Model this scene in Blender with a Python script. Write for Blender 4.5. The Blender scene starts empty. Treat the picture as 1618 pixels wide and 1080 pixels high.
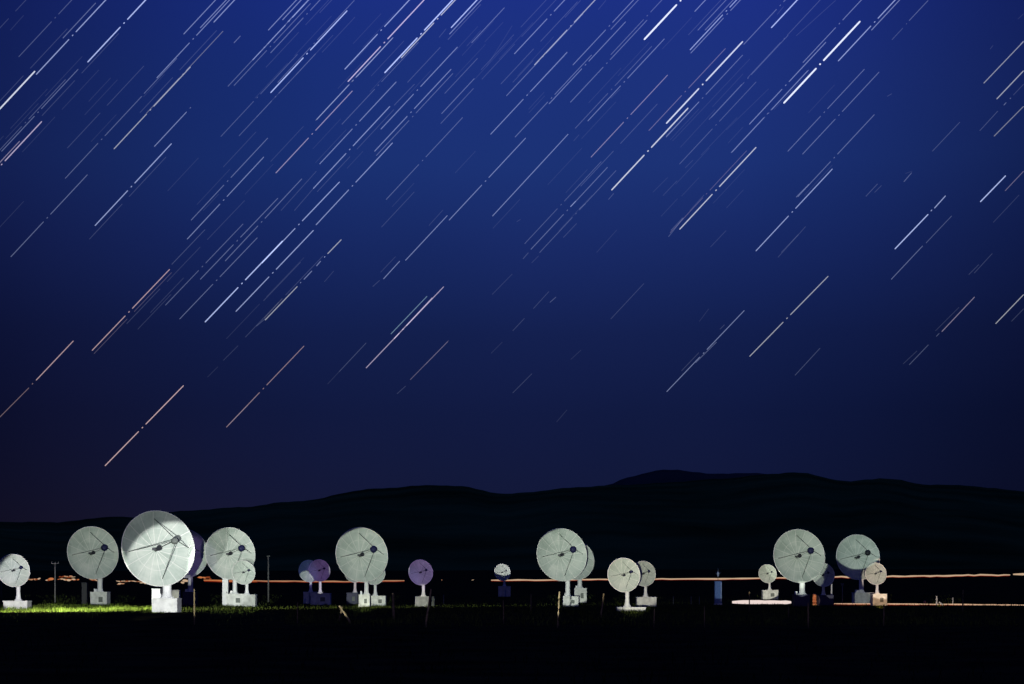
import bpy, bmesh, math, random
from mathutils import Vector, Matrix
random.seed(7)
S = bpy.context.scene
COL = S.collection
R = math.radians

# ------------------------------------------------------------------ camera
F = 3150.0            # focal length in photo pixels (photo 1618 x 1080)
CX, HY = 809.0, 937.0  # principal column, row of eye level
CAMZ = 1.13
cam_d = bpy.data.cameras.new('camera'); cam = bpy.data.objects.new('camera', cam_d); COL.objects.link(cam)
cam.location = (0, 0, CAMZ); cam.rotation_euler = (R(90), 0, 0)
cam_d.sensor_width = 36; cam_d.lens = F/1618*36; cam_d.shift_y = (HY-540)/1618
cam_d.clip_start = 0.05; cam_d.clip_end = 30000
S.camera = cam
S.view_settings.view_transform = 'Standard'; S.view_settings.look = 'None'
S.view_settings.exposure = 0; S.view_settings.gamma = 1
S.cycles.transparent_max_bounces = 24; S.cycles.max_bounces = 6

def P(px, py, Y):      # a point at depth Y seen at pixel
    return Vector(((px-CX)/F*Y, Y, CAMZ+(HY-py)/F*Y))

# ------------------------------------------------------------------ world: night sky with a blue glow
w = bpy.data.worlds.new('World'); S.world = w; w.use_nodes = True
nt = w.node_tree; N = nt.nodes; Lk = nt.links
for n in list(N): N.remove(n)
def node(tree, t, **kw):
    n = tree.nodes.new(t)
    for k, v in kw.items(): setattr(n, k, v)
    return n
def mth(tree, op, a, b=None, c=None):
    n = node(tree, 'ShaderNodeMath', operation=op)
    for i, v in enumerate((a, b, c)):
        if v is None: continue
        if isinstance(v, (int, float)): n.inputs[i].default_value = v
        else: tree.links.new(v, n.inputs[i])
    return n.outputs[0]
def srgb(c):
    return tuple(((v/255)/12.92 if v/255 <= .04045 else ((v/255+.055)/1.055)**2.4) for v in c)
def ramp(tree, fac, stops):
    n = node(tree, 'ShaderNodeValToRGB')
    e = n.color_ramp.elements
    while len(e) < len(stops): e.new(0.5)
    for i, (p, c) in enumerate(stops):
        e[i].position = p; e[i].color = (*c, 1) if len(c) == 3 else c
    tree.links.new(fac, n.inputs[0]); return n.outputs[0]
tc = node(nt, 'ShaderNodeTexCoord'); sx = node(nt, 'ShaderNodeSeparateXYZ'); Lk.new(tc.outputs['Generated'], sx.inputs[0])
hx = mth(nt, 'SQRT', mth(nt, 'ADD', mth(nt, 'MULTIPLY', sx.outputs[0], sx.outputs[0]), mth(nt, 'MULTIPLY', sx.outputs[1], sx.outputs[1])))
el = mth(nt, 'MULTIPLY', mth(nt, 'DIVIDE', sx.outputs[2], mth(nt, 'MAXIMUM', hx, 0.001)), 2.0)
az = mth(nt, 'MULTIPLY', mth(nt, 'ARCTAN2', sx.outputs[0], sx.outputs[1]), 2.0)
vcol = ramp(nt, mth(nt, 'MULTIPLY', el, 1.0), [
    (0.00, srgb((22, 22, 44))), (0.10, srgb((18, 24, 57))), (0.18, srgb((17, 26, 65))), (0.26, srgb((20, 32, 79))),
    (0.35, srgb((25, 42, 102))), (0.43, srgb((29, 51, 119))), (0.52, srgb((30, 51, 127))), (0.62, srgb((30, 49, 137))), (0.95, srgb((45, 70, 175)))])
# falls off away from the brightest azimuth
azc = mth(nt, 'SUBTRACT', az, 0.02)
fall = ramp(nt, mth(nt, 'MULTIPLY', mth(nt, 'ABSOLUTE', azc), 1/0.72), [
    (0.0, (1, 1, 1)), (0.22, (.97, .97, .97)), (0.3, (.90, .91, .94)), (0.45, (.76, .76, .79)), (0.6, (.62, .58, .59)), (0.7, (.50, .45, .47)), (0.8, (.37, .32, .36)), (1.2, (.15, .14, .19))])
wn = node(nt, 'ShaderNodeTexNoise'); wn.inputs['Scale'].default_value = 3.2; wn.inputs['Detail'].default_value = 3
Lk.new(tc.outputs['Generated'], wn.inputs['Vector'])
blot = ramp(nt, wn.outputs[0], [(0.32, (.82, .92, .90)), (0.68, (1.16, 1.08, 1.08))])
m1 = node(nt, 'ShaderNodeMix', data_type='RGBA', blend_type='MULTIPLY'); m1.inputs[0].default_value = 1
Lk.new(vcol, m1.inputs[6]); Lk.new(fall, m1.inputs[7])
m2 = node(nt, 'ShaderNodeMix', data_type='RGBA', blend_type='MULTIPLY'); m2.inputs[0].default_value = 1
Lk.new(m1.outputs[2], m2.inputs[6]); Lk.new(blot, m2.inputs[7])
# a trace of town glow low in the west (left)
gl = mth(nt, 'MULTIPLY', mth(nt, 'EXPONENT', mth(nt, 'MULTIPLY', mth(nt, 'POWER', mth(nt, 'MULTIPLY', mth(nt, 'ADD', az, 0.36), 4.0), 2.0), -1.0)),
         mth(nt, 'EXPONENT', mth(nt, 'MULTIPLY', mth(nt, 'MAXIMUM', el, 0.0), -10.0)))
gm = node(nt, 'ShaderNodeMix', data_type='RGBA', blend_type='ADD')
Lk.new(mth(nt, 'MULTIPLY', gl, 1.0), gm.inputs[0]); Lk.new(m2.outputs[2], gm.inputs[6]); gm.inputs[7].default_value = (0.0065, 0.0036, 0.0018, 1)
bg = node(nt, 'ShaderNodeBackground'); Lk.new(gm.outputs[2], bg.inputs[0]); bg.inputs[1].default_value = 1.0
wo = node(nt, 'ShaderNodeOutputWorld'); Lk.new(bg.outputs[0], wo.inputs[0])

# ------------------------------------------------------------------ lamps: headlights and torches behind an added berm sweep the dishes
LAMP = Vector((-0.8, -5.0, 0.68))
def beam(name, px, py, pxm, rpx, rad, col, pos=LAMP, blend=.10, size=.05):
    """spot aimed at what stands at (px,py) at scale pxm (photo px per metre); rad = radiance wanted on a white surface there"""
    t = P(px, py, F/pxm); d = t-Vector(pos); r = d.length
    ld = bpy.data.lights.new(name, 'SPOT'); ld.energy = rad*r*r*math.pi*4*math.pi/.62/1.0*LG; ld.color = col
    ld.spot_size = 2*math.atan((rpx/pxm)/r); ld.spot_blend = blend; ld.shadow_soft_size = size
    o = bpy.data.objects.new(name, ld); COL.objects.link(o); o.location = pos
    o.rotation_euler = d.to_track_quat('-Z', 'Y').to_euler()
LG = 0.56
WG = (.93, 1.0, .90); WW = (1, .97, .99); CR = (1, .95, .80)
T = 'torch_beam'
def close(px, Y, z=.45): return (P(px, 937, Y).x, Y, z)        # a torch carried out into the field
beam(T, 50, 922, 24.6, 58, .98, WW, blend=.2)                          # far-left small dish
beam(T, 140, 903, 18.5, 79, .43, WG)
beam(T, 14, 902, 24.6, 22, .16, (.55, .6, 1.0), pos=close(14, 70), blend=.5)
beam(T, 250, 868, 26.3, 70, .20, WG, blend=.2)
beam(T, 277, 901, 26.3, 82, 1.2, (.98, .99, 1), pos=(-12.6, 58, .35), blend=.22)
beam(T, 380, 900, 18.4, 73, .60, WG)
beam(T, 300, 882, 17.2, 40, .10, (.55, .32, 1.0), pos=(6, -5, .68), blend=.4)
beam(T, 478, 905, 16.3, 27, .12, (.22, .35, 1.0), blend=.6)
beam(T, 510, 908, 16.3, 30, .16, (.62, .30, 1.0), blend=.5)
beam(T, 484, 915, 16.3, 12, .50, WG, pos=close(484, 110))
beam(T, 506, 927, 16.3, 10, .50, WW, pos=close(506, 125))
beam(T, 582, 897, 18.8, 66, .60, WG)
beam(T, 560, 926, 16.3, 10, .16, (1.0, .3, .45), pos=close(560, 125), blend=.6)
beam(T, 668, 905, 18.5, 30, .31, (.66, .42, 1.0), blend=.3)
beam(T, 650, 912, 18.5, 20, .08, (.2, .35, 1.0), pos=close(640, 60), blend=.9)
beam(T, 669, 932.5, 18.5, 10.5, .50, CR, pos=close(669, 105))
beam(T, 796, 884, 12.4, 25, .80, WW, pos=close(796, 90))
beam(T, 897, 895, 18.4, 63, .70, WG)
beam(T, 1003, 917, 24, 54, .84, CR, blend=.35)
beam(T, 1211, 919, 13.7, 28, .66, CR)
beam(T, 1257, 878, 18.6, 53, .54, (.93, 1, .88))
beam(T, 1268, 927, 17.5, 13, .50, WG, pos=close(1268, 90))
beam(T, 1355, 858, 16, 42, .50, (.86, 1, .92))
beam(T, 1394, 916, 17.3, 31, .80, (1, .80, .66), pos=close(1394, 75))
beam(T, 1391, 948, 17.3, 14, .50, (1, .62, .32), pos=close(1391, 100))
beam(T, 1362, 945, 16.5, 13, .20, WG, pos=close(1362, 100))
beam(T, 1290, 915, 17.1, 13, .22, WG, pos=close(1290, 100), blend=.4)
beam(T, 1287, 948, 17, 9, .6, (1, .62, .38), pos=close(1287, 130, .3))
beam(T, 1314, 935, 17, 10, .5, CR, pos=close(1314, 130, .3))
beam(T, 1486, 950, 17, 12, .45, (1, .80, .60), pos=close(1486, 125, .6))
beam(T, 1507, 949, 17, 9, .35, (1, .80, .60), pos=close(1507, 130, .6))
beam(T, 1135, 922, 16.5, 24, .22, (.6, .8, 1), pos=close(1135, 60))
# grass strip between the left dishes, lit from beside it
for gx, ge in ((98, 1.6), (148, 3.2), (200, 3.4)):
    beam(T, gx, 962, 25, 58, ge, (1, 1, .80), pos=(-36.5, 103, 2.6), blend=.5)
# weak violet spill over the whole array
beam('violet_flood', 809, 880, 16, 880, .024, (.52, .45, 1.0), pos=(3, -5, .68), blend=.5)

# ------------------------------------------------------------------ materials
def mat(name, col, rough=.6, metal=0, var=.25, scale=6, bump=0, spec=.4):
    m = bpy.data.materials.new(name); m.use_nodes = True; t = m.node_tree; b = t.nodes['Principled BSDF']
    tcn = node(t, 'ShaderNodeTexCoord'); n = node(t, 'ShaderNodeTexNoise'); n.inputs['Scale'].default_value = scale; n.inputs['Detail'].default_value = 6
    t.links.new(tcn.outputs['Object'], n.inputs['Vector'])
    lo = tuple(c*(1-var) for c in col); hi = tuple(min(1, c*(1+var)) for c in col)
    c = ramp(t, n.outputs[0], [(.3, lo), (.7, hi)])
    t.links.new(c, b.inputs['Base Color']); b.inputs['Roughness'].default_value = rough; b.inputs['Metallic'].default_value = metal
    b.inputs['Specular IOR Level'].default_value = spec
    if bump:
        bn = node(t, 'ShaderNodeBump'); bn.inputs['Strength'].default_value = bump; t.links.new(n.outputs[0], bn.inputs['Height']); t.links.new(bn.outputs[0], b.inputs['Normal'])
    return m
M = {}
M['paint'] = mat('white_paint', (.82, .84, .80), .5, var=.10, scale=2.5)
M['rib'] = mat('seam_metal', (.74, .75, .68), .4, var=.05)
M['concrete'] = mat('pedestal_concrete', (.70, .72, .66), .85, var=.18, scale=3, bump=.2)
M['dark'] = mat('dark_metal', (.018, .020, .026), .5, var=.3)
M['navy'] = mat('dark_blue_paint_and_shade', (.016, .018, .07), .5, var=.2)  # real paint on subreflectors; on pedestals it is violet shade put into the colour
M['strut'] = mat('strut_metal', (.075, .085, .075), .5, var=.2)
M['vent'] = mat('vent_grey', (.16, .18, .16), .7, var=.4, scale=20)
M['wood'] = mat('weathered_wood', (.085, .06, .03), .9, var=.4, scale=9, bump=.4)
M['woodlit'] = mat('weathered_wood_lit', (.12, .088, .045), .9, var=.4, scale=9, bump=.4)  # lit copy of the wood, the light put into its colour
M['pole'] = mat('grey_pole', (.16, .16, .15), .8, var=.3)
M['ground'] = mat('bare_ground', (.050, .042, .016), .95, var=.5, scale=.6, bump=.3, spec=0)
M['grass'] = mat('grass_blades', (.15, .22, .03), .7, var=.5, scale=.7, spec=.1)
M['unlit_grass'] = mat('field_grass', (.055, .075, .016), .8, var=.5, scale=.5, spec=0)  # darker copy of the grass, the unlit field put into its colour
M['asphalt'] = mat('asphalt', (.05, .05, .05), .9, var=.2)
M['hill'] = mat('hill_scrub', (.07, .14, .035), .95, var=.5, scale=.004, spec=0)
M['farhill'] = mat('far_hill', (.09, .10, .07), .95, var=.3, scale=.003, spec=0)
M['blue'] = mat('blue_panel', (.10, .20, .42), .4, var=.2)
M['red'] = mat('rust_red', (.42, .10, .04), .7, var=.3)
M['amber'] = mat('orange_paint', (.8, .42, .22), .6, var=.15)

# reflector: panels of slightly different tone, streaks and dirt
def reflector_mat():
    m = bpy.data.materials.new('reflector_panels'); m.use_nodes = True; t = m.node_tree; b = t.nodes['Principled BSDF']
    tcn = node(t, 'ShaderNodeTexCoord'); s = node(t, 'ShaderNodeSeparateXYZ'); t.links.new(tcn.outputs['Object'], s.inputs[0])
    a = mth(t, 'ARCTAN2', s.outputs[2], s.outputs[0]); seg = mth(t, 'FLOOR', mth(t, 'MULTIPLY', a, 16/(2*math.pi)))
    rr = mth(t, 'SQRT', mth(t, 'ADD', mth(t, 'MULTIPLY', s.outputs[0], s.outputs[0]), mth(t, 'MULTIPLY', s.outputs[2], s.outputs[2])))
    ringi = mth(t, 'FLOOR', mth(t, 'MULTIPLY', rr, 1.05))
    oi = node(t, 'ShaderNodeObjectInfo')
    cmb = node(t, 'ShaderNodeCombineXYZ'); t.links.new(seg, cmb.inputs[0]); t.links.new(ringi, cmb.inputs[1]); t.links.new(oi.outputs['Random'], cmb.inputs[2])
    wn = node(t, 'ShaderNodeTexWhiteNoise'); t.links.new(cmb.outputs[0], wn.inputs[0])
    n = node(t, 'ShaderNodeTexNoise'); n.inputs['Scale'].default_value = .75; n.inputs['Detail'].default_value = 3; t.links.new(tcn.outputs['Object'], n.inputs['Vector'])
    # streaks radiating from the hub
    cm2 = node(t, 'ShaderNodeCombineXYZ'); t.links.new(mth(t, 'MULTIPLY', a, 7.0), cm2.inputs[0]); t.links.new(mth(t, 'MULTIPLY', rr, .5), cm2.inputs[1])
    n2 = node(t, 'ShaderNodeTexNoise'); n2.inputs['Scale'].default_value = 2.0; n2.inputs['Detail'].default_value = 4; t.links.new(cm2.outputs[0], n2.inputs['Vector'])
    v = mth(t, 'ADD', mth(t, 'MULTIPLY', wn.outputs[0], .13), mth(t, 'ADD', mth(t, 'MULTIPLY', n.outputs[0], .62), mth(t, 'MULTIPLY', n2.outputs[0], .26)))
    c = ramp(t, v, [(.25, (.32, .39, .32)), (.5, (.50, .57, .49)), (.75, (.70, .74, .64))])
    t.links.new(c, b.inputs['Base Color']); b.inputs['Roughness'].default_value = .55; b.inputs['Specular IOR Level'].default_value = .3
    return m
M['reflector'] = reflector_mat()
def emis(name, col, st=1.0, add=False, sample=False):
    m = bpy.data.materials.new(name); m.use_nodes = True; t = m.node_tree
    for n in list(t.nodes): t.nodes.remove(n)
    e = node(t, 'ShaderNodeEmission'); e.inputs[0].default_value = (*col, 1); e.inputs[1].default_value = st
    o = node(t, 'ShaderNodeOutputMaterial')
    if add:
        tr = node(t, 'ShaderNodeBsdfTransparent'); ad = node(t, 'ShaderNodeAddShader')
        t.links.new(e.outputs[0], ad.inputs[0]); t.links.new(tr.outputs[0], ad.inputs[1]); t.links.new(ad.outputs[0], o.inputs[0])
    else: t.links.new(e.outputs[0], o.inputs[0])
    if not sample: m.cycles.emission_sampling = 'NONE'
    return m

# ------------------------------------------------------------------ mesh helpers
class MB:
    def __init__(s): s.bm = bmesh.new()
    def box(s, c, d, rot=None, taper=1.0, bev=0.0, mi=0):
        vs = []
        for z in (-1, 1):
            k = taper if z > 0 else 1
            for x, y in ((-1, -1), (1, -1), (1, 1), (-1, 1)):
                v = Vector((x*d[0]/2*k, y*d[1]/2*k, z*d[2]/2))
                if rot: v = rot @ v
                vs.append(s.bm.verts.new(v+Vector(c)))
        fs = [(3, 2, 1, 0), (4, 5, 6, 7), (0, 1, 5, 4), (1, 2, 6, 5), (2, 3, 7, 6), (3, 0, 4, 7)]
        faces = [s.bm.faces.new([vs[i] for i in f]) for f in fs]
        for f in faces: f.material_index = mi
        if bev:
            es = {e for f in faces for e in f.edges}
            bmesh.ops.bevel(s.bm, geom=list(es), offset=bev, segments=2, affect='EDGES', profile=.6)
        return s
    def tube(s, pts, rad, n=8, mi=0, smooth=True):
        pts = [Vector(p) for p in pts]
        if isinstance(rad, (int, float)): rad = [rad]*len(pts)
        rings = []
        for i, p in enumerate(pts):
            d = (pts[min(i+1, len(pts)-1)]-pts[max(i-1, 0)]).normalized()
            u = d.cross(Vector((0, 0, 1)))
            if u.length < .05: u = d.cross(Vector((1, 0, 0)))
            u.normalize(); v = d.cross(u)
            rings.append([s.bm.verts.new(p+(u*math.cos(2*math.pi*k/n)+v*math.sin(2*math.pi*k/n))*rad[i]) for k in range(n)])
        for a, b in zip(rings, rings[1:]):
            for k in range(n):
                f = s.bm.faces.new((a[k], a[(k+1) % n], b[(k+1) % n], b[k])); f.smooth = smooth; f.material_index = mi
        for rg in (rings[0][::-1], rings[-1]):
            f = s.bm.faces.new(rg); f.material_index = mi
        return s
    def build(s, name, mats, parent=None, loc=None):
        bmesh.ops.recalc_face_normals(s.bm, faces=s.bm.faces)
        me = bpy.data.meshes.new(name); s.bm.to_mesh(me); s.bm.free()
        for m in (mats if isinstance(mats, (list, tuple)) else [mats]): me.materials.append(m)
        o = bpy.data.objects.new(name, me); COL.objects.link(o)
        if parent: o.parent = parent
        if loc is not None: o.location = loc
        return o
def tag(o, label=None, cat=None, group=None, kind=None):
    if label: o['label'] = label
    if cat: o['category'] = cat
    if group: o['group'] = group
    if kind: o['kind'] = kind
    return o
def empty(name, loc):
    o = bpy.data.objects.new(name, None); COL.objects.link(o); o.location = loc; o.empty_display_size = .3; return o

# ------------------------------------------------------------------ ground
def interp(x, pts):
    if x <= pts[0][0]: return pts[0][1]
    for (a, b), (c, d) in zip(pts, pts[1:]):
        if x <= c:
            t = (x-a)/(c-a); return b+(d-b)*t
    return pts[-1][1]
GY = [(-1e5, 0), (184, 0), (198, .05), (212, .20), (230, .42), (254, .74), (300, 1.35), (400, 2.6), (512, 3.96), (536, 4.05), (800, 6.5), (1600, 20), (12000, 60)]
def hsh(x, y): return math.sin(x*1.7+math.sin(y*.9)*1.3)*.5+math.sin(y*2.3+math.sin(x*1.1)*1.7)*.5
def gz(x, y):
    z = interp(y, GY)
    k = min(1, max(0, (y-300)/200)); z += .0062*x*k*(1 if y < 600 else max(0, 1-(y-600)/600))
    d = max(0, 1-abs(y-10)/3.5)
    z += (.60-.040*max(0, min(1, (x+2.7)/.7)))*d*d*(3-2*d)*max(0, min(1, (22-abs(x))/5)) + (.012*hsh(x*2, y*2) if abs(y-10) < 3 else 0)      # unseen berm, added to keep the low beams off the foreground
    if 16 < y < 110: z += .03*hsh(x*.35, y*.35)
    if y > 700: z += (y-700)*.002*hsh(x*.004, y*.004)
    return z
bm = bmesh.new()
ys = [-80, -40, -20, -10, -5, 0, 3]+[6+.25*i for i in range(33)]+[15+2.2*i for i in range(85)]+[204+6*i for i in range(58)]+[560+40*i for i in range(30)]+[1800+500*i for i in range(14)]
xs_n = 120
rows = []
for y in ys:
    hw = max(60, abs(y)*.9+40)
    rows.append([bm.verts.new(((2*i/xs_n-1)*hw, y, gz((2*i/xs_n-1)*hw, y))) for i in range(xs_n+1)])
for a, b in zip(rows, rows[1:]):
    for i in range(xs_n):
        f = bm.faces.new((a[i], a[i+1], b[i+1], b[i])); f.smooth = True
me = bpy.data.meshes.new('ground'); bm.to_mesh(me); bm.free(); me.materials.append(M['ground'])
g = bpy.data.objects.new('ground', me); COL.objects.link(g); tag(g, kind='structure')

# road that carries the far light trail
def strip(name, ya, yb, x0, x1, n, m, dz=.05):
    bm = bmesh.new(); pa = pb = None
    for i in range(n+1):
        x = x0+(x1-x0)*i/n
        a = bm.verts.new((x, ya, gz(x, ya)+dz)); b = bm.verts.new((x, yb, gz(x, yb)+dz+.02))
        if pa: bm.faces.new((pa, a, b, pb))
        pa, pb = a, b
    me = bpy.data.meshes.new(name); bm.to_mesh(me); bm.free(); me.materials.append(m)
    o = bpy.data.objects.new(name, me); COL.objects.link(o); return o
tag(strip('road', 514, 534, -400, 400, 100, M['asphalt'], .06), kind='structure')

# ------------------------------------------------------------------ hills
def hill(name, prof, Yc, y0, m, seed, zfoot):
    rnd = random.Random(seed); bm = bmesh.new(); rows = []
    nx, nt_ = 300, 26
    for j in range(nt_+9):
        t = j/nt_; row = []
        for i in range(nx+1):
            px = -900+3418*i/nx
            py = interp(px, prof)+.7*math.sin(px*.031+seed)+.5*math.sin(px*.083)+.35*math.sin(px*.21+seed)
            zc = (HY-py)/F*Yc+CAMZ
            if t <= 1:
                Y = y0+(Yc-y0)*t
                s = t*t*(3-2*t)*.35+t*.65
                z = zfoot+(zc-zfoot)*s + 22*math.sin(px*.013+t*3+seed)*t*(1-t)+9*math.sin(px*.04+t*7)*t*(1-t)*(1-t)
                cap = CAMZ+(HY-py)/F*Y-3*(1-t)*3
                z = min(z, cap) if t < 1 else z
            else:
                Y = Yc+(t-1)*4000; z = zc*(1-(t-1)*2.4)
            row.append(bm.verts.new(((px-CX)/F*Y, Y, z)))
        rows.append(row)
    for a, b in zip(rows, rows[1:]):
        for i in range(nx):
            f = bm.faces.new((a[i], a[i+1], b[i+1], b[i])); f.smooth = True
    me = bpy.data.meshes.new(name); bm.to_mesh(me); bm.free(); me.materials.append(m)
    o = bpy.data.objects.new(name, me); COL.objects.link(o); tag(o, kind='structure')
near = [(-900, 830), (-200, 822), (0, 823), (90, 825), (130, 822), (160, 817), (182, 815), (210, 817), (235, 818), (262, 809), (300, 807), (340, 804), (400, 799),
        (440, 793), (505, 789), (540, 779), (575, 773), (610, 770), (650, 767), (690, 766), (735, 769), (775, 777), (800, 780), (830, 777), (870, 773), (910, 770), (965, 767), (1010, 764),
        (1080, 760), (1150, 756), (1213, 748), (1250, 745), (1280, 748), (1310, 756), (1340, 762), (1365, 758), (1390, 755), (1420, 757), (1455, 764), (1490, 766), (1530, 767), (1560, 771), (1618, 775), (1800, 790), (2600, 840)]
far = [(-900, 870), (600, 860), (800, 800), (900, 775), (965, 766), (985, 756), (1010, 750), (1040, 743), (1070, 741), (1100, 745), (1120, 748), (1160, 747), (1213, 749), (1260, 752), (1330, 765), (1600, 800), (2600, 860)]
hill('hills', near, 4500, 1500, M['hill'], 1, 18)
hill('hills', far, 6500, 4900, M['farhill'], 5, 60)

# ------------------------------------------------------------------ antennas
def paraboloid(R_, f, n=64, rings=12, thick=.035):
    b = MB(); bm = b.bm; d0 = R_*R_/(4*f)
    def ring(r, off): return [bm.verts.new((r*math.cos(2*math.pi*k/n), -(r*r/(4*f))+off+d0, r*math.sin(2*math.pi*k/n))) for k in range(n)]
    # local: dish opens towards -Y, rim plane at y=0, vertex at y=d0
    front = [ring(R_*max(.02, j/rings), 0) for j in range(rings+1)]
    back = [ring(R_*max(.02, j/rings), thick) for j in range(rings+1)]
    for rs in (front, back):
        for a, c in zip(rs, rs[1:]):
            for k in range(n):
                fa = bm.faces.new((a[k], a[(k+1) % n], c[(k+1) % n], c[k])); fa.smooth = True
        fa = bm.faces.new(rs[0])
    # rolled rim
    m = 8; rr = thick*.9; prev = None; first = None
    for k in range(n):
        a = 2*math.pi*k/n
        rg = [bm.verts.new(((R_+rr*math.cos(2*math.pi*q/m))*math.cos(a), thick/2+rr*math.sin(2*math.pi*q/m), (R_+rr*math.cos(2*math.pi*q/m))*math.sin(a))) for q in range(m)]
        if prev:
            for q in range(m):
                fa = bm.faces.new((prev[q], prev[(q+1) % m], rg[(q+1) % m], rg[q])); fa.smooth = True; fa.material_index = 1
        else: first = rg
        prev = rg
    for q in range(m):
        fa = bm.faces.new((prev[q], prev[(q+1) % m], first[(q+1) % m], first[q])); fa.material_index = 1
    # raised seams between the panels, front; stiffening ribs, back
    ns = 16 if R_ > 1.5 else 12
    for k in range(ns):
        a = 2*math.pi*(k+.25)/ns; ca, sa = math.cos(a), math.sin(a); wd = .016*R_/2.25
        pr = None
        for j in range(9):
            r = R_*(.10+.89*j/8); y = d0-r*r/(4*f)-.012
            q = [bm.verts.new((r*ca-wd*sa*s_, y+dy, r*sa+wd*ca*s_)) for s_, dy in ((-1, .011), (-1, 0), (1, 0), (1, .011))]
            if pr:
                for e in range(3):
                    fa = bm.faces.new((pr[e], pr[e+1], q[e+1], q[e])); fa.material_index = 1
            pr = q
        pr = None
        for j in range(7):
            r = R_*(.12+.86*j/6); y = d0-r*r/(4*f)+thick; h = .10*(1-.6*j/6)
            q = [bm.verts.new((r*ca-wd*sa*s_, y+dy, r*sa+wd*ca*s_)) for s_, dy in ((-1, 0), (-1, h), (1, h), (1, 0))]
            if pr:
                for e in range(3):
                    fa = bm.faces.new((pr[e], pr[e+1], q[e+1], q[e])); fa.material_index = 1
            pr = q
    # one hoop seam
    r0 = R_*.56; hp = []
    for k in range(n+1):
        a = 2*math.pi*k/n; y0 = d0-r0*r0/(4*f)-.008
        hp.append((r0*math.cos(a), y0, r0*math.sin(a)))
    for p, q in zip(hp, hp[1:]):
        k = 1+.02*R_/2.25
        vs = [bm.verts.new(v) for v in (p, q, (q[0]*k, q[1]-.003, q[2]*k), (p[0]*k, p[1]-.003, p[2]*k))]
        fa = bm.faces.new(vs); fa.material_index = 1
    return b, d0

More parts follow.
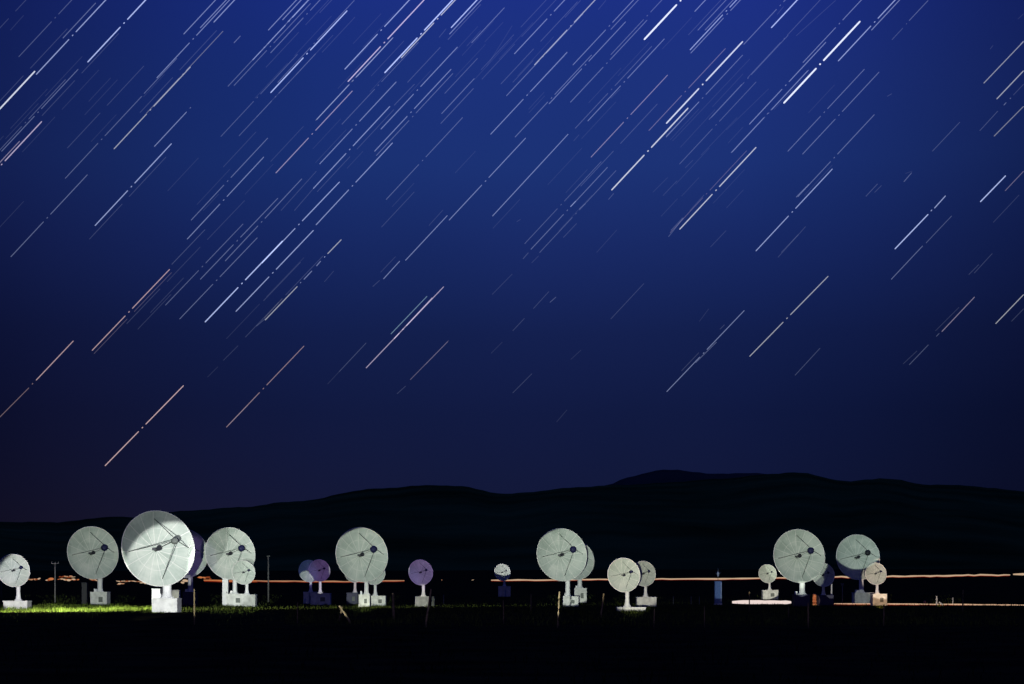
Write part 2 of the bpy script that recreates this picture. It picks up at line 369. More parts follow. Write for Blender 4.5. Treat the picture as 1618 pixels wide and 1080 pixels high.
def antenna(cx, cy, W, postx, base_top, base_y, bx0, bx1, big, label, name=None, yaw=20, tilt=8, depth=None, postw=None, group=None,
            boxmat='concrete', vent=True, sub='navy', D=None, strutm='strut'):
    D = D or (4.5 if big else 2.15); pxm = W/(D*.95); Y = depth or F/pxm; pxm = F/Y
    if depth: D = W/pxm/.95
    Rr = D/2
    base = P(postx, base_y, Y); base.z = gz(base.x, Y)
    root = empty(name or ('large_dish_antenna' if big else 'small_dish_antenna'), base)
    tag(root, label, 'dish antenna', group or ('large dish antennas of the array' if big else 'small dish antennas of the array'))
    c = P(cx, cy, Y-.62*Rr)-base; c = Vector(c)
    Q = Matrix.Rotation(R(yaw)-math.atan((cx-CX)/F), 3, 'Z') @ Matrix.Rotation(R(-tilt), 3, 'X')
    zt = P(postx, base_top, Y).z-base.z
    zb = P(postx, base_y, Y).z-base.z
    # pedestal
    w_ = (bx1-bx0)/pxm; xo = ((bx0+bx1)/2-postx)/pxm
    dp = min(w_, 1.8 if big else 1.2)
    m_ = M[boxmat] if isinstance(boxmat, str) else boxmat
    h = zt-min(zb, 0)+.1
    b = MB(); b.box((xo, 0, zt-h/2-.0), (w_*.97, dp, h), bev=.02)
    b.box((xo, 0, zt-.03), (w_, dp+.05, .08), bev=.012)
    ped = b.build('pedestal', m_, root)
    if vent and zt > .45:
        b = MB(); vw, vh = w_*.24, zt*.36
        b.box((xo+w_*.12, -dp/2-.012, zt*.48), (vw, .03, vh), bev=.004)
        for i in range(5): b.box((xo+w_*.12, -dp/2-.034, zt*.48-vh/2+vh*(i+.5)/5), (vw*.86, .012, vh*.08))
        b.build('vent', M['vent'], ped)
    # column
    pw = (postw/pxm/2) if postw else (.235 if big else .13)
    ztop = c.z-.12*Rr; b = MB()
    flare = pw*(1.3 if big else 1.5); hf = min(.3 if big else .42, (ztop-zt)*.3)
    b.tube([(0, 0, zt+.0), (0, 0, zt+.05), (0, 0, zt+.051), (0, 0, zt+hf*.35), (0, 0, zt+hf), (0, 0, ztop)], [flare*1.25, flare*1.25, flare, flare*.92, pw, pw*.95], 24)
    for k in range(8):
        a = math.pi/4*k+.2; b.tube([(flare*1.1*math.cos(a), flare*1.1*math.sin(a), zt+.05), (flare*1.1*math.cos(a), flare*1.1*math.sin(a), zt+.1)], .02, 6)
    b.build('column', M['paint'], root)
    # turning head and arm behind the dish
    back = c+Q @ Vector((0, Rr*.30, 0)); b = MB()
    b.box((0, .05, ztop), (pw*2.4, pw*2.6, pw*3.0), bev=.03)
    b.tube([(0, .05, ztop), (back.x, back.y+.05, back.z)], [pw*.8, pw*1.1], 12)
    b.build('turning_head', M['paint'], root)
    b = MB(); b.tube([(0, .1, ztop+pw), (pw*1.2, .9 if big else .5, ztop+.1)], pw*.35, 8); b.box((pw*1.2, .95 if big else .55, ztop+.1), (pw*1.6, pw*1.6, pw*2), bev=.02)
    b.build('counterweight', M['strut'], root)
    # cabinet on the pedestal beside the column
    if big:
        b = MB(); b.box((xo-w_*.30, dp*.1, zt+.14), (w_*.16, .3, .26), bev=.01); b.build('junction_box', M['paint'], ped)
    # reflector
    f = 1.1*Rr
    b, d0 = paraboloid(Rr, f)
    rf = b.build('reflector', [M['reflector'], M['rib']], root, c); rf.rotation_euler = Q.to_euler()
    def L(v): return c+Q @ Vector(v)
    ap = Vector((0, -(1.2*Rr-.0), 0))
    # feed horn near the vertex
    fv = Rr*(.12 if big else .12)
    b = MB(); b.tube([L((0, d0, 0)), L((0, d0-fv*1.4, 0)), L((0, d0-fv*1.5, 0)), L((0, d0-fv*2.4, 0))], [Rr*.055, Rr*.045, Rr*.065, Rr*.075], 12)
    b.box(L((-.07*Rr, d0-fv*.8, 0)), (.1*Rr, .1*Rr, .07*Rr))
    b.build('feed_horn', M['dark'], root)
    b = MB(); b.tube([L((0, d0-fv*2, 0)), L(ap)], .018 if big else .010, 6); b.build('feed_rod', M['strut'], root)
    # subreflector
    sr = Rr*((.09 if W > 100 else .125) if big else .10)
    b = MB(); b.tube([L(ap+Vector((0, .05*Rr, 0))), L(ap+Vector((0, .02*Rr, 0))), L(ap-Vector((0, .06*Rr, 0))), L(ap-Vector((0, .12*Rr, 0)))], [sr*.6, sr, sr*.96, sr*.45], 20)
    b.build('subreflector', M[sub], root)
    # four struts
    for k in range(4):
        a = R((93, 186, 277, 2)[k]); r = Rr*(.80 if k != 3 else .86)
        p0 = Vector((r*math.cos(a), d0-r*r/(4*f), r*math.sin(a)))
        e = ap+Vector((sr*.8*math.cos(a), 0, sr*.8*math.sin(a)))
        b = MB(); b.tube([L(p0), L(p0.lerp(e, .5)), L(e)], .024*Rr/2.25 if big else .012, 6)
        b.build('strut', M[strutm], root)
    return root
A = antenna
A(22, 901, 49, 29, 949, 962, 8, 47, False, 'small overexposed white dish on a low block at the far left edge', D=2.1, vent=False)
A(147, 873, 79, 158, 935, 955, 145, 172, True, 'large pale green dish left of the brightest and biggest dish', postw=8)
A(250.5, 866, 113, 264, 945, 965, 243, 284, True, 'biggest dish of all, glaring white below and grey along its upper left', postw=14, vent=False, sub='vent', strutm='vent')  # paler struts and subreflector: glare put into their colour
A(291, 874, 73, 301, 935, 951, 290, 311, True, 'violet shadowed dish peeping out behind the right of the biggest dish', yaw=12, boxmat='navy', vent=False)  # pedestal in shadow, its shade put into the navy colour
A(364, 874, 78, 371, 938, 956, 360, 389, True, 'large pale green dish with a tiny dish overlapping its lower right, near the biggest dish', postw=7)
A(385, 904, 36, 390, 939, 957, 383, 405, False, 'tiny pale dish in front of the large dish right of the biggest one', vent=False, depth=165)
A(489, 902, 33, 491, 935, 951, 480, 501, False, 'small blue dish with a white patch on its lower left, overlapped by a purple one', depth=200)
A(505, 901, 33, 506, 937, 957, 491, 523, False, 'small purple dish overlapping the blue dish beside it', depth=190)
A(572, 876, 82, 579, 939, 957, 567, 585, True, 'large pale dish left of centre with a tiny dish overlapping its lower right', postw=7)
A(590, 904, 37, 593, 941, 959, 587, 610, False, 'tiny pale dish in front of the large dish left of centre')
A(560, 903, 32, 561, 936, 957, 548, 566, False, 'small violet dish mostly hidden behind a large one, on a reddish column', depth=196, boxmat='navy')  # navy pedestal is violet shade as colour
A(665, 904, 38, 669, 942, 960, 656, 678, False, 'small lilac dish standing alone left of the tiny far white dish', vent=False)
A(794, 904, 25.5, 797, 926, 942, 787, 807, False, 'tiny far white dish with its lower third in violet shade', vent=False)
A(888, 876, 79, 897, 942, 958, 889, 914, True, 'large pale green dish right of the middle with another peeking out behind', postw=7.5)
A(910, 885, 58, 916, 929, 950, 907, 927, True, 'dish mostly hidden behind the large one right of the middle', depth=208, tilt=6)
A(986, 908, 51, 991, 959, 967, 974, 1020, False, 'cream coloured small dish on a low flat slab, in front of a smaller one', vent=False, D=2.15)
A(1017, 906, 38, 1020, 943, 958, 1005, 1037, False, 'small pale dish half behind the cream dish on the flat slab', vent=False)
A(1213, 906, 28, 1216, 932, 947, 1204, 1229, False, 'tiny pale dish on a square block above the thick light streak')
A(1263, 878, 80, 1267.5, 939, 957, 1253, 1278, True, 'large greenish dish on a dark pedestal at the end of the thick light streak', boxmat='navy', vent=False)  # pedestal shade painted in as navy
A(1301, 908, 35, 1301, 940, 957, 1292, 1316, False, 'small dim violet dish behind the right edge of a large greenish dish', boxmat='navy', vent=False, depth=184)  # navy stands for the shade on this pedestal
A(1356, 880, 68, 1361, 936, 951, 1348, 1379, True, 'large dish with green upper half and dim violet lower half', vent=False, sub='dark')
A(1384, 906, 33, 1386, 938, 957, 1377, 1400, False, 'small peach coloured dish on an orange lit block, furthest right of the array', depth=182)

# ------------------------------------------------------------------ cabinets, booth, poles, fence posts
def cabinet(px0, px1, y0, y1, pxm, m, label, name='equipment_cabinet'):
    Y = F/pxm; b0 = P((px0+px1)/2, y1, Y); z = gz(b0.x, Y); root = empty(name, (b0.x, Y, z))
    zt = P(0, y0, Y).z-z; w_ = (px1-px0)/pxm
    tag(root, label, 'cabinet')
    b = MB(); b.box((0, 0, zt/2-.05), (w_, .6, zt+.1), bev=.015); b.build('body', m, root)
    b = MB(); b.box((0, 0, zt+.03), (w_*1.08, .66, .05), bev=.01); b.build('lid', m, root)
    b = MB(); b.box((0, -.312, zt*.5), (w_*.78, .02, zt*.8), bev=.004); dr = b.build('door', m, root)
    b = MB(); b.box((w_*.28, -.335, zt*.5), (.03, .03, .14)); b.build('handle', M['dark'], dr)
cabinet(130, 138, 921, 955, 18, M['dark'], 'tall dark cabinet with a pale top left of a green dish column')
cabinet(352, 361, 914, 946, 17.5, M['paint'], 'tall narrow white cabinet under the left of a large dish')
cabinet(241, 254, 931, 958, 23, M['paint'], 'pale cabinet tucked behind the plinth of the biggest dish, to its left')
cabinet(272, 284, 933, 957, 22, M['concrete'], 'grey cabinet behind the plinth of the biggest dish, to its right')
cabinet(682, 687, 943, 958, 18, M['vent'], 'small grey cabinet just right of the lilac dish')
# blue booth with a small instrument mast
Y = F/16.5; p = P(1134.5, 951, Y); root = empty('instrument_booth', (p.x, Y, gz(p.x, Y)))
tag(root, 'narrow blue booth topped by a short instrument mast', 'booth')
zt = P(0, 918, Y).z-root.location.z
b = MB(); b.box((0, 0, zt/2-.03), (.66, .66, zt+.06), bev=.02); b.build('body', M['blue'], root)
b = MB(); b.box((0, 0, .05), (.72, .72, .16), bev=.01); b.build('skirting', M['paint'], root)
b = MB(); b.box((.27, -.34, zt*.55), (.07, .04, zt*.8), bev=.01); b.build('corner_trim', M['paint'], root)
b = MB(); b.box((0, 0, zt+.03), (.74, .74, .06), bev=.01); b.build('roof', M['dark'], root)
b = MB(); b.tube([(0, 0, zt+.05), (0, 0, zt+1.25)], .03, 8); b.tube([(-.22, 0, zt+.75), (.22, 0, zt+.75)], .02, 6); ms = b.build('mast', M['pole'], root)
b = MB(); b.tube([(0, -.02, zt+.45), (0, -.02, zt+.55), (0, -.02, zt+.85), (0, -.02, zt+.9)], [.05, .11, .11, .05], 10); b.build('radiation_shield', M['paint'], ms)
for s in (-1, 1):
    b = MB(); b.tube([(s*.22, 0, zt+.75), (s*.22, 0, zt+.82), (s*.22, 0, zt+.9)], [.02, .07, .03], 8); b.build('wind_cup', M['dark'], ms)

def pole(px, y0, y1, pxm, label, cross=None, r=.055):
    Y = F/pxm; b0 = P(px, y1, Y); z = gz(b0.x, Y); root = empty('utility_pole', (b0.x, Y, z)); tag(root, label, 'pole', 'thin poles in the field')
    zt = P(0, y0, Y).z-z
    b = MB(); b.tube([(0, 0, -.2), (0, 0, zt)], [r*1.3, r], 10); b.build('shaft', M['pole'], root)
    w_ = (cross or 4)/pxm
    b = MB(); b.box((0, 0, zt-.12), (w_, .07, .07), bev=.01); cr = b.build('crossarm', M['pole'], root)
    for s in (-1, 1):
        b = MB(); b.tube([(s*w_*.42, 0, zt-.08), (s*w_*.42, 0, zt+.03), (s*w_*.42, 0, zt+.06)], [.03, .045, .02], 8); b.build('insulator', M['vent'], cr)
pole(87, 888, 948, 15, 'thin pole with a crossarm between the two leftmost dishes', 12)
pole(424, 878, 949, 15, 'tall bare pole right of the tiny overlapping dish', None, .07)
pole(2, 880, 940, 15, 'thin pole at the far left edge behind the small dish', 10)
pole(1331, 922, 958, 17, 'short thin pole left of the half violet dish', None, .04)

def fpost(px0, y0, px1, y1, wpx, m, label, depth=None, cat='fence post', grp='wooden fence posts in the field', name='fence_post'):
    """top pixel (px0,y0), foot pixel (px1,y1)"""
    Y = depth or CAMZ*F/max(8, (y1-HY)); a = P(px1, y1, Y); z = gz(a.x, Y); a.z = z
    t = P(px0, y0, Y)-a; r = wpx*Y/F/2
    b = MB(); L_ = t.length; n = 7; pts = []; rad = []
    rnd = random.Random(int(px0*7+y0))
    for i in range(n+1):
        k = i/n; pts.append(t*k*1.0+Vector((rnd.uniform(-.15, .15)*r, rnd.uniform(-.15, .15)*r, 0)) - (Vector((0, 0, .15)) if i == 0 else Vector()))
        rad.append(r*(1.05-.2*k+rnd.uniform(-.06, .06)))
    pts.append(t+t.normalized()*r*.4); rad.append(r*.5)
    b.tube(pts, rad, 8, smooth=False)
    tag(b.build(name, M[m], None, a), label, cat, grp)
fpost(307, 931, 307, 986, 2.6, 'wood', 'upright fence post just right of the biggest dish plinth')
fpost(536, 957, 555, 986, 3.4, 'woodlit', 'leaning brace stake below the violet dish left of centre')
fpost(541, 957, 535, 982, 2.4, 'wood', 'dark stake crossing the top of the leaning brace')
fpost(621, 937, 622, 978, 4.0, 'woodlit', 'thick upright post left of the lilac dish')
fpost(681, 931, 672, 991, 3.2, 'woodlit', 'tall tilted post in front of the lilac dish block')
fpost(839, 938, 839, 964, 2.2, 'woodlit', 'short pale post right of the tiny far white dish', 120)
fpost(795, 948, 796, 985, 1.8, 'wood', 'dark post below the tiny far white dish')
fpost(884, 935, 881, 992, 3.0, 'woodlit', 'tall post below the large dish right of the middle')
fpost(954, 938, 949, 977, 2.8, 'woodlit', 'tilted brown post left of the cream dish')
fpost(1034, 962, 1033, 993, 1.8, 'wood', 'dim post in front right of the flat slab')
fpost(1184, 935, 1184, 966, 2.0, 'wood', 'dark post crossing the thick light streak')
fpost(1246, 956, 1246, 975, 2.0, 'wood', 'short dark post at the right end of the thick light streak')
fpost(1277, 952, 1277, 993, 2.4, 'wood', 'dark post in front of the large greenish dish pedestal')
fpost(1522, 932, 1521, 967, 2.6, 'woodlit', 'upright post near the far right crossing the lower thin streak')
fpost(470, 952, 470, 985, 1.8, 'wood', 'dim post below the blue and purple dishes')
fpost(1113, 958, 1113, 990, 1.8, 'wood', 'dim post in front left of the blue booth')
fpost(1397, 955, 1396, 990, 2.0, 'wood', 'dim post in front of the orange lit block')
fpost(701, 940, 701, 953, 1.8, 'pole', 'small pale peg right of the lilac dish', 200)
for x, s in ((1064, 'left'), (1092, 'middle'), (1105, 'right')):
    fpost(x, 942, x, 952, 1.3, 'pole', f'small pale peg left of the blue booth, {s} one of three', 196)
G2 = 'painted marker posts on the right'
fpost(1314, 923, 1314, 942, 2.8, 'paint', 'short white marker post right of the dim violet dish', 192, 'marker post', G2, 'marker_post')
fpost(1480, 942, 1480, 959, 3.0, 'paint', 'white marker post with a leaning brace on the lower thin streak', 184, 'marker post', G2, 'marker_post')
fpost(1484, 951, 1491, 960, 2.4, 'paint', 'short brace leaning on the white marker post', 182, 'marker post', G2, 'marker_post')
fpost(1505.5, 944, 1505.5, 954, 2.0, 'paint', 'thin short white marker post between a braced one and a wooden post', 188, 'marker post', G2, 'marker_post')
fpost(1287, 939, 1287, 958, 7, 'amber', 'stubby orange post between a dark pedestal and the dim violet dish', 186, 'marker post', G2, 'marker_post')
fpost(1461, 950, 1461, 960, 5, 'amber', 'low orange stub left of the white marker posts', 186, 'marker post', G2, 'marker_post')

# ------------------------------------------------------------------ light trails of traffic
E = {'ember': emis('ember_lamplight', (.75, .16, .05), .28), 'lower': emis('amber_lamplight', (1, .62, .38), .7), 'orange': emis('orange_lamplight', (1, .33, .12), .50, sample=False), 'peach': emis('peach_lamplight', (1, .50, .27), .42), 'cream': emis('cream_lamplight', (1, .69, .44), .56),
     'white': emis('headlamp_light', (1, .82, .76), .85, sample=True), 'red': emis('red_lamplight', (.8, .07, .02), .30), 'halo': emis('red_lamp_rim', (.35, .03, .008), .22)}
def trail(pts, thick, Y, m, label, seed=0, cat='light trail', grp='traffic light streaks', name='light_streak', wob=.35, step=14, halo=None):
    rnd = random.Random(seed); out = []; rad = []
    total = 0
    for (a, b) in zip(pts, pts[1:]):
        n = max(1, int(abs(b[0]-a[0])/step))
        for i in range(n):
            t = i/n; out.append(P(a[0]+(b[0]-a[0])*t, a[1]+(b[1]-a[1])*t+rnd.uniform(-wob, wob), Y)); rad.append(thick/2*Y/F*rnd.uniform(.72, 1.15))
    out.append(P(*pts[-1], Y)); rad.append(thick/2*Y/F*.6); rad[0] *= .6
    o0 = out[0].copy(); b = MB(); b.tube([p-o0 for p in out], rad, 8)
    tr = b.build(name, m, None, o0); tag(tr, label, cat, grp)
    if halo:
        b = MB(); b.tube([p-o0+Vector((0, .6, -halo*Y/F)) for p in out], [r*.6 for r in rad], 6); b.build('red_rim', E['red'], tr)
    return tr
YR = 523
trail([(405, 917.5), (480, 918), (560, 918.5), (639, 917)], 1.9, YR, E['peach'], 'thin orange streak running behind the blue and purple dishes', 1, halo=1.3)
trail([(322, 916), (340, 917), (406, 917.5)], 2.7, YR+1, E['orange'], 'thicker orange streak behind the large dish beside the biggest one', 2, halo=1.8)
trail([(776, 916.5), (860, 916), (960, 914.8), (1060, 914.3), (1130, 914.2), (1200, 913), (1310, 912)], 2.2, YR, E['cream'], 'long pale streak along the far road through the middle', 3, halo=1.2)
trail([(1310, 911.5), (1380, 910.5), (1460, 909.5), (1530, 908.5), (1596, 908)], 2.4, YR, E['cream'], 'wobbly cream streak on the far road right of the last dish', 4, wob=.7, step=9, halo=1.3)
trail([(1601, 907), (1660, 906)], 3.1, YR, E['cream'], 'short thick cream streak touching the right edge', 5)
YL = 190
trail([(1157, 951.2), (1165, 951), (1200, 951), (1250, 951.3)], 5.8, YL, E['white'], 'thick bright white pink streak low behind the tiny pale dish', 6, wob=.1, step=8)
YL = 184
trail([(1318, 953.5), (1400, 954), (1470, 954.3), (1540, 955), (1640, 956)], 1.9, YL, E['lower'], 'thin lower streak crossing the orange lit block to the right edge', 7, wob=.2, halo=1.6)
# ragged lamps on the left
for i, (x0, x1, y, th, m, lb) in enumerate([
    (43, 64, 914.5, 4.2, 'peach', 'small orange glow right of the far left dish'),
    (73, 84, 915, 6.0, 'orange', 'round red orange glow left of the crossarm pole'),
    (91, 125, 915.5, 4.2, 'orange', 'ragged orange glow left of the green dish'),
    (94, 117, 911, 4.2, 'peach', 'bright upper glow right of the crossarm pole'),
    (143, 154, 916, 4.4, 'peach', 'small glow left of the green dish column'),
    (184, 224, 918, 3.0, 'peach', 'flat orange streak left of the biggest dish'),
    (185, 195, 922.5, 3.2, 'peach', 'small spot under the flat orange streak'),
    (222, 246, 921, 5.0, 'cream', 'broad pale glow below the left rim of the biggest dish'),
    (313, 333, 913, 5.4, 'orange', 'lumpy orange glow right of the biggest dish column'),
    (288, 296, 919, 8.5, 'cream', 'bright round glow beside the shadowed dish column'),
    (299, 303, 929, 4.0, 'orange', 'small low glow near the dark pedestal'),
    (745, 749, 916, 1.6, 'cream', 'pinpoint light left of the tiny far white dish'),
    (697, 699, 916, 1.0, 'peach', 'fainter pinpoint light right of the lilac dish')]):
    rn = random.Random(40+i); Yd = YR-2-i*.3; o0 = P((x0+x1)/2, y, Yd); wd_ = x1-x0; n = max(2, int(wd_/2.6)) if wd_ > 4 else 1
    b = MB()
    for q in range(n):
        cxq = (x0+x1)/2 if n == 1 else x0+wd_*(q+.5)/n+rn.uniform(-1, 1); hq = th*rn.uniform(.35, .8)*(1-.45*abs(2*(q+.5)/n-1)); lq = max(th*.5, 2.4)*rn.uniform(.6, 1.5) if n > 1 else wd_/2
        yq = y+rn.uniform(-.28, .28)*th*(.9 if n > 1 else 0); c0 = P(cxq, yq, Yd+rn.uniform(-1, 1))-o0; u = Vector((lq*Yd/F, 0, rn.uniform(-.1, .1))); rr = hq/2*Yd/F
        b.tube([c0-u, c0-u*.55, c0, c0+u*.6, c0+u], [rr*.25, rr*.85, rr, rr*.8, rr*.2], 8, mi=rn.choice((0, 0, 1, 2)) if n > 1 else 0)
    o = b.build('distant_light', [E[m], E['cream'], E['ember']], None, o0)
    tag(o, lb, 'glowing light', 'distant traffic lights')

# ------------------------------------------------------------------ grass
def grass(name, areas, m, label):
    rnd = random.Random(11); V = []; Fc = []
    for (x0f, x1f, ya, yb, n, h0, h1, wd) in areas:
        for i in range(n):
            y = rnd.uniform(ya, yb)
            x = (rnd.uniform(x0f, x1f)-CX)/F*y
            cl = (.5+.5*hsh(x*1.3, y*1.1))*(.55+.45*hsh(x*.55+3, y*.3))
            if rnd.random() > .35+.65*cl: continue
            h = rnd.uniform(h0, h1)*(.5+.7*cl); a = rnd.uniform(0, 6.28); lx, ly = rnd.uniform(-.4, .4)*h, rnd.uniform(-.4, .4)*h
            if y < 117 and 165 < CX+x/y*F < 330 and m is not M['grass']: continue
            z = gz(x, y)-.02; wx, wy = wd*math.cos(a)/2, wd*math.sin(a)/2; k = len(V)
            V += [(x-wx, y-wy, z), (x+wx, y+wy, z), (x+lx*.4+wx*.7, y+ly*.4+wy*.7, z+h*.6), (x+lx*.4-wx*.7, y+ly*.4-wy*.7, z+h*.6), (x+lx, y+ly, z+h)]
            Fc += [(k, k+1, k+2, k+3), (k+3, k+2, k+4)]
    me = bpy.data.meshes.new(name); me.from_pydata(V, [], Fc); me.materials.append(m)
    o = bpy.data.objects.new(name, me); COL.objects.link(o); tag(o, label, 'grass', None, 'stuff')
grass('lit_grass', [(-60, 262, 122, 165, 38000, .10, .46, .03), (-60, 262, 113, 122, 1500, .05, .22, .025)], M['grass'], 'green grass strip glowing between the left dishes')
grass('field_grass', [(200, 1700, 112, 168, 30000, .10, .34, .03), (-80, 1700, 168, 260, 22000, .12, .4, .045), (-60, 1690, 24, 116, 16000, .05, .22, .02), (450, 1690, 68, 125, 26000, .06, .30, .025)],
      M['unlit_grass'], 'dark rough grass across the field')

# ------------------------------------------------------------------ star trails (photo coordinates, tile by tile)
# kinds: B whole trail from its lower end; T whole trail from its upper end; L whole, from the upper end of its lower dash; l/u one dash only; S explicit
TILES = []
def tile(x0, y0, s, txt):
    for ln in txt.split(';'):
        p = ln.split()
        if not p: continue
        k = p[0]; v = [float(q) for q in p[1:]]
        if k == 'S': TILES.append(('S', x0+v[0]/s, y0+v[1]/s, x0+v[2]/s, y0+v[3]/s, v[4], int(v[5]) if len(v) > 5 else 0))
        else: TILES.append((k, x0+v[0]/s, y0+v[1]/s, None, None, v[2], int(v[3]) if len(v) > 3 else 0))
tile(0, 0, 4, """B 553 392 4;B 228 470 3.5;T 222 447 4.5 1;B 118 358 2;l 397 240 2.5;L 55 115 1.6;T 265 765 3.8 2;T 125 890 3 2;T 495 435 2.4;T 415 500 2;B 265 730 1.5;T 300 560 1;T 520 355 1;
B 425 935 1.6;L 620 903 2.3;B 990 492 3;B 1160 215 3;B 1265 175 3;B 1350 140 3.2;l 910 590 2.2;T 1370 190 1.6;B 925 715 2.5 1;T 1205 420 3.4 1;S 975 925 1180 705 3;S 1199 684 1207 676 2.6;
T 1085 905 3.6;T 1050 990 1.6;S 1478 270 1520 225 2.4;B 1440 545 2.2;B 1478 540 2.2;B 1395 862 2;B 1510 858 2;l 1410 1055 1.2;T 1693 870 2.6;T 1668 990 3;S 65 190 150 95 1;B -60 700 1.4;B 140 960 1.1;S 560 640 700 490 1""")
tile(405, 0, 4, """B 75 190 3.1;B 165 125 3;B 195 140 2.5;L 185 155 3;L 298 110 2.6;B 400 80 1.6;B 60 425 1.2;T 575 65 3.9;T 620 0 2.2;l 415 330 1.2;B 0 740 1.2;B -10 620 1.1;l 90 1020 1.2;
B 558 437 3.4;B 578 515 3.9 2;T 860 240 2.2 1;B 380 755 3;T 608 572 3.2 2;B 810 460 4.2;B 915 365 3.8 1;B 540 785 2.1;T 885 515 3;T 845 670 3.3;T 870 690 1.6;T 1272 295 3;S 870 665 1000 530 1.7;l 955 520 1.7;
T 1232 435 3.1;T 1243 462 2.2;T 862 900 3.3;B 1230 175 4;B 1220 215 3;B 1210 250 1.7;S 1155 235 1200 180 1.5;l 1360 270 2.5;l 1190 590 2;l 1170 718 2.5;l 1165 780 2.1;T 1305 740 2.2;B 1420 440 1.5;B 1425 500 1.5;
B 1545 530 1.7;B 1580 605 2.6;B 1480 848 3;T 1703 870 2.9;l 725 480 1.2;S 1250 330 1400 165 1;S 1380 500 1618 240 1.1;S 1455 420 1618 160 1.0;S 1300 350 1500 130 1;S 1330 290 1420 190 1.2;S 640 480 820 285 1.3""")
tile(810, 0, 4, """B 10 340 3.1;B 137 410 3.6 1;B 380 410 2.7;B 620 185 2.4;T 715 135 2.7;T 500 345 2.4;B 620 345 2.2;T 850 125 2.6;B 830 250 5;T 960 243 2.7;T 880 290 2;S -128 1365 352 845 2.9;
T 980 472 3 2;T 915 655 1.7;B 860 825 2.4 2;B 970 780 4.5 1;T 1110 680 4.3 1;T 600 1055 2.5;T 655 1075 2.0;B 75 1540 2;T 1455 345 2.4;B 1150 72 3;B 1120 315 3.4;B 1125 335 2.8;B 1170 190 2.5;B 1215 190 2.6;
B 1110 220 1.5;B 1460 280 2.6;l 1240 755 2;T 1540 515 2.1;B 1485 490 1.8;B 1495 785 3;B 1380 965 2.6;T 1540 928 4 1;T 1480 950 2 2;S 385 890 420 850 1.3;S 970 860 1180 640 2;S 1010 890 1500 370 1.1;
S 330 110 430 0 1.4;S 540 60 590 0 1.3;S 1350 820 1618 560 1;S 1190 980 1420 740 1.1;S 0 520 130 380 1.6;S 30 480 260 230 1;S 90 600 330 350 1.2;S 1060 930 1280 690 1.0;S 1090 1060 1140 1010 1.2;S 100 690 200 580 1;S 620 620 680 560 1.2""")
tile(1213, 0, 4, """B 22 175 4 ;T 130 220 2;S 180 225 430 0 1.3;B 222 395 2.7;T 260 440 2.2;B 100 652 5;B 445 385 3.5;B 655 190 3;S 785 250 855 175 1.7;S 875 152 880 146 2;S 893 130 1015 0 2.2;T 612 435 2.4;
T 705 453 2.6;T 675 722 2.6;T 410 1065 3.4;S 1365 525 1618 260 3.2 1;S 1447 625 1618 445 3.6 1;S 1340 825 1455 700 1.8;S 1492 664 1508 646 2.4;S 1531 624 1537 616 2.4;S 1552 600 1618 530 1.5;S 1430 860 1618 670 3 1;
S 1040 955 1215 770 1.7;S 755 608 785 590 1.4;S 100 40 60 90 1.3;S 1405 310 1425 285 1.3;S 1595 280 1618 255 2;S 1580 120 1618 85 1;S 870 1095 915 1080 1""")
tile(0, 270, 4, """T 553 22 2.5;T 1073 620 3.4 4;T 1085 640 1.7 2;l 1085 590 1.7;B 1055 700 1.2;B 1045 848 2.3;B 1265 685 2.6;B 1135 935 2.4;B 1295 955 4.1;B 1490 888 3.5;B 1550 1050 1.5;B 1430 1060 1;l 870 1000 1.2;l 950 895 1.3;l 800 965 1.5""")
tile(405, 270, 4, """T 288 48 2.6;B 35 582 3.4;S 155 250 380 0 1.4;S 240 250 365 105 1.5;S 450 523 538 432 3.6 1;S 429 545 435 539 3.4;S 380 600 407 568 3;S 300 685 352 630 3;S 277 708 283 701 3;S 55 942 260 728 3.5 1;
S 50 930 165 805 1.8 1;S 45 820 280 575 1.6;l 790 355 1.5;S 942 565 1208 280 3;S 803 682 907 568 3;S 735 730 780 690 1.6;S 785 640 880 540 1.2;S 1090 345 1180 245 1.3;T 1185 730 3.6 2;S 850 1030 1080 790 3 3;
S 870 1060 1113 800 3.4 2;S 1490 780 1618 650 1.2;S 430 700 490 630 1.2;S 0 980 60 930 1.8""")
tile(810, 270, 4, """S 365 225 400 188 2.8;S 605 180 640 140 1.7;S 620 935 830 710 1.6;S 130 870 230 760 1.6;S 235 830 275 795 1.9;S 0 1010 75 930 1.5;S 530 515 660 370 1.1;S 1250 480 1350 375 1.3;S 885 135 980 40 1;
S 950 155 1040 60 1.2;T 1465 880 2.9;S 1310 1000 1340 970 1.6;S 1080 295 985 415 1.9;S 1210 150 1120 250 1.5;S 1000 375 1075 295 1.8;S 320 420 405 330 1.4;S 25 320 50 305 1.2;S 65 555 100 515 1.8;S 120 580 165 535 1.2;S 1180 950 1240 870 .9;S 420 240 460 205 1.8""")
tile(1213, 270, 4, """S 620 160 695 80 1.7;S 675 135 720 90 1.5;S 860 68 910 10 2.2;S 803 493 1015 272 3.9;S 1031 253 1039 244 3.5;S 1053 235 1125 155 3.4;S 780 685 980 472 2.4;S 1000 455 1163 283 2;S 1343 195 1505 28 4;
S 1500 125 1618 0 2.4 2;S 1425 325 1590 150 1.3;S 1270 655 1335 590 1.6;S 1305 645 1420 520 1.6;S 65 545 240 350 1.5;S 85 515 195 400 1.5;B -115 1172 3.6 1;S 1100 1015 1308 795 2.9 2;S 1065 1045 1085 1025 2;S 1060 1010 1210 860 1.3;
S 1440 965 1618 780 3.4 1;S 1540 950 1618 870 1.5;S 180 165 262 82 2.6""")
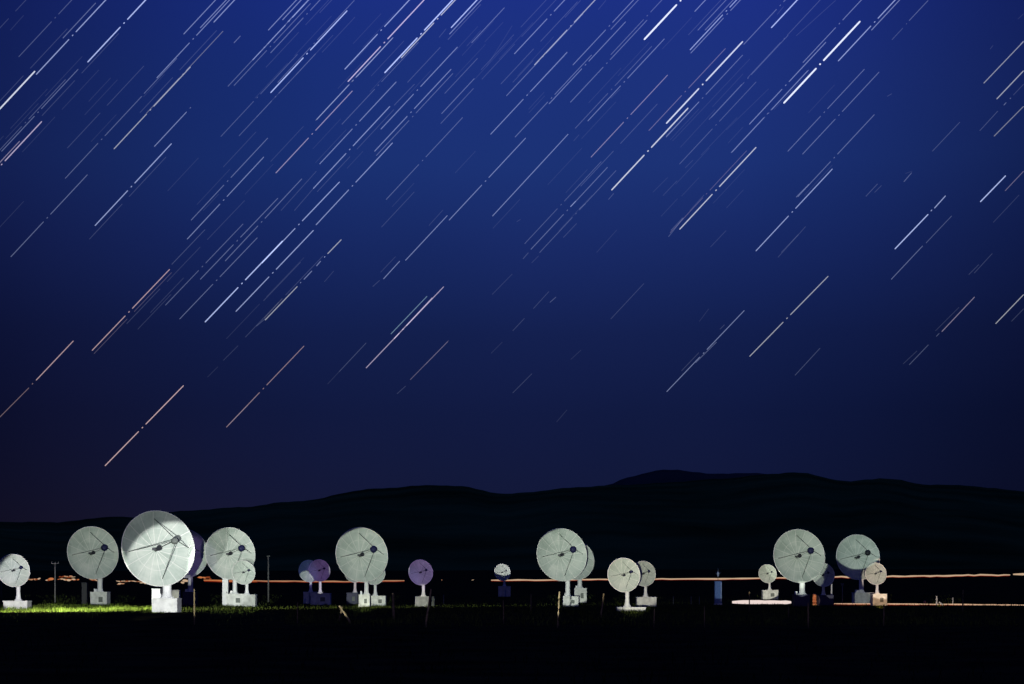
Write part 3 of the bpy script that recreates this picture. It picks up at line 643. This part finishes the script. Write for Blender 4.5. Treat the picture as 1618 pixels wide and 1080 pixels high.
tile(0, 540, 3.6, """T 418 0 0.1;T 1045 247 3.7 4;S 205 218 418 -7 3.4 4;S 182 241 188 234 2.8 4;S -4 430 165 260 2.6 4;S 1300 472 1410 360 1.6;S 1270 105 1355 20 1.3;S 1180 200 1240 140 .9;S 1425 345 1458 310 1""")
tile(405, 540, 3.6, """T 272 22 2.9 4;S 470 170 625 5 1.7;S 405 240 470 170 1;S 875 215 1090 -3 2.2 2;S 960 130 1095 -10 1.5 2;S 800 295 850 250 1.5;S 1335 65 1400 0 1.1""")
tile(810, 540, 3.6, """S 0 290 110 180 1.5;S 330 100 390 45 1;S 250 455 310 385 .9;S 1040 118 1160 0 2.3;S 960 165 1060 60 1.6""")
tile(1213, 540, 3.6, """S 155 190 298 35 1.8;S 805 130 915 15 2.1;S 770 125 850 50 1.3""")
rnd = random.Random(5)
for i in range(46):      # the faintest ones that fill the upper middle
    x = rnd.gauss(700, 330); y = rnd.uniform(20, 330); l = rnd.uniform(35, 80)
    if -20 < x < 1330: TILES.append(('S', x, y+l*.73, x+l*.68, y, .8+rnd.random()*.25, 0))

TINT = {0: (.84, 1.0, 1.55), 1: (1.0, 1.03, 1.05), 2: (1.07, .90, 1.15), 3: (.66, 1.08, 1.25), 4: (1.32, .90, .88)}
def lvl(b):
    amp = interp(b, [(0, .01), (1, .020), (1.5, .040), (2, .075), (2.5, .125), (3, .20), (3.5, .33), (4, .50), (4.5, .68), (5, .90)])
    wd = interp(b, [(0, .9), (1, 1.05), (2, 1.1), (3, 1.25), (4, 1.6), (5, 2.5)])
    return amp, wd
SM = {}
def smat(b, t):
    q = (round(b*4)/4, t)
    if q not in SM:
        a, _ = lvl(q[0]); SM[q] = emis('starlight', tuple(a*.5*c for c in (TINT[t] if b < 4.4 or t == 4 else (.95, 1.0, 1.08))), 1.0, add=True)
    return SM[q]
RS = 9000.0
def dome(px, py):
    d = Vector(((px-CX)/F, 1, (HY-py)/F)).normalized(); return d*RS+Vector((0, 0, CAMZ))
stars = []
for (k, x, y, x2, y2, b, t) in TILES:
    if b < .5: continue
    ang = R(47.0 if y < 400 else 46.3 if y < 560 else 45.6); ux, uy = math.cos(ang), -math.sin(ang)
    segs = []
    full = [(0, 76.5), (83.3, 86.2), (92, 178)]
    if k == 'S':
        if y2 > y: x, y, x2, y2 = x2, y2, x, y
        dashes = [(x, y, x2, y2)]
    else:
        if k == 'T': x -= ux*178; y -= uy*178
        elif k == 'L': x -= ux*76.5; y -= uy*76.5
        elif k == 'u': x -= ux*178; y -= uy*178
        use = full[:1] if k == 'l' else full[2:] if k == 'u' else full if b >= 1.8 else [full[0], full[2]]
        dashes = [(x+ux*a, y+uy*a, x+ux*c, y+uy*c) for a, c in use]
    vis = [d for d in dashes if d[3] < 1080 and d[1] > -6 and d[2] > -4 and d[0] < 1622]
    if not vis: continue
    stars.append((vis, b, t))
def build_star(vis, b, t):
    a, wd = lvl(b); o0 = dome((vis[0][0]+vis[0][2])/2, (vis[0][1]+vis[0][3])/2); mb = MB()
    r = wd*RS/F/2
    for (xa, ya, xb, yb) in vis:
        p, q = dome(xa, ya)-o0, dome(xb, yb)-o0; e = (q-p).normalized()*r*min(1.2, (q-p).length/r/3)
        mb.tube([p, p+e, p.lerp(q, .5), q-e, q], [r*.45, r, r*1.04, r*.95, r*.4], 6)
    return mb.build('star_trail', smat(b, t), None, o0)
LM = [(70, 'the far left small dish'), (195, 'the first green dish'), (320, 'the biggest dish'), (440, 'the next dish rightwards'), (530, 'the violet pair'),
      (635, 'the centre-left large dish'), (720, 'the lilac dish'), (845, 'the tiny white dish'), (950, 'the centre-right large dish'), (1060, 'the cream dish'),
      (1170, 'the blue booth'), (1240, 'the thick light streak'), (1310, 'the large greenish dish'), (1420, 'the peach dish'), (1530, 'the white marker posts'), (9999, 'the far right edge')]
BD = [(60, 'at the top edge'), (150, 'high up'), (250, 'in the upper sky'), (360, 'at mid height'), (480, 'below mid height'), (9999, 'low')]
ORD = ['leftmost', 'second from left', 'third from left', 'fourth from left', 'fifth from left', 'sixth from left', 'seventh from left', 'eighth from left', 'ninth from left', 'tenth from left']
cells = {}
for s in stars:
    mx = (s[0][0][0]+s[0][-1][2])/2; my = (max(0, s[0][0][1])+max(0, s[0][-1][3]))/2
    mx = min(max(mx, 0), 1618)
    lm = next(n for v, n in LM if mx < v); bd = next(n for v, n in BD if my < v)
    br = 'brilliant' if s[1] >= 4.3 else 'bright' if s[1] >= 3.3 else 'clear' if s[1] >= 2.3 else 'dim' if s[1] >= 1.4 else 'faint'
    tn = ('white', 'cream', 'pinkish', 'cyan', 'orange')[s[2]] if s[1] >= 1.8 else 'blue'
    cells.setdefault((br, tn, bd, lm), []).append((mx, s))
for (br, tn, bd, lm), lst in cells.items():
    lst.sort(key=lambda q: q[0])
    for i, (mx, s) in enumerate(lst):
        o = build_star(*s)
        w_ = '' if len(lst) == 1 else ', '+ORD[i]
        tag(o, f'{br} {tn} trail {bd} over {lm}{w_}', 'star trail', 'star trails slanting across the sky')
print('stars', len(stars))
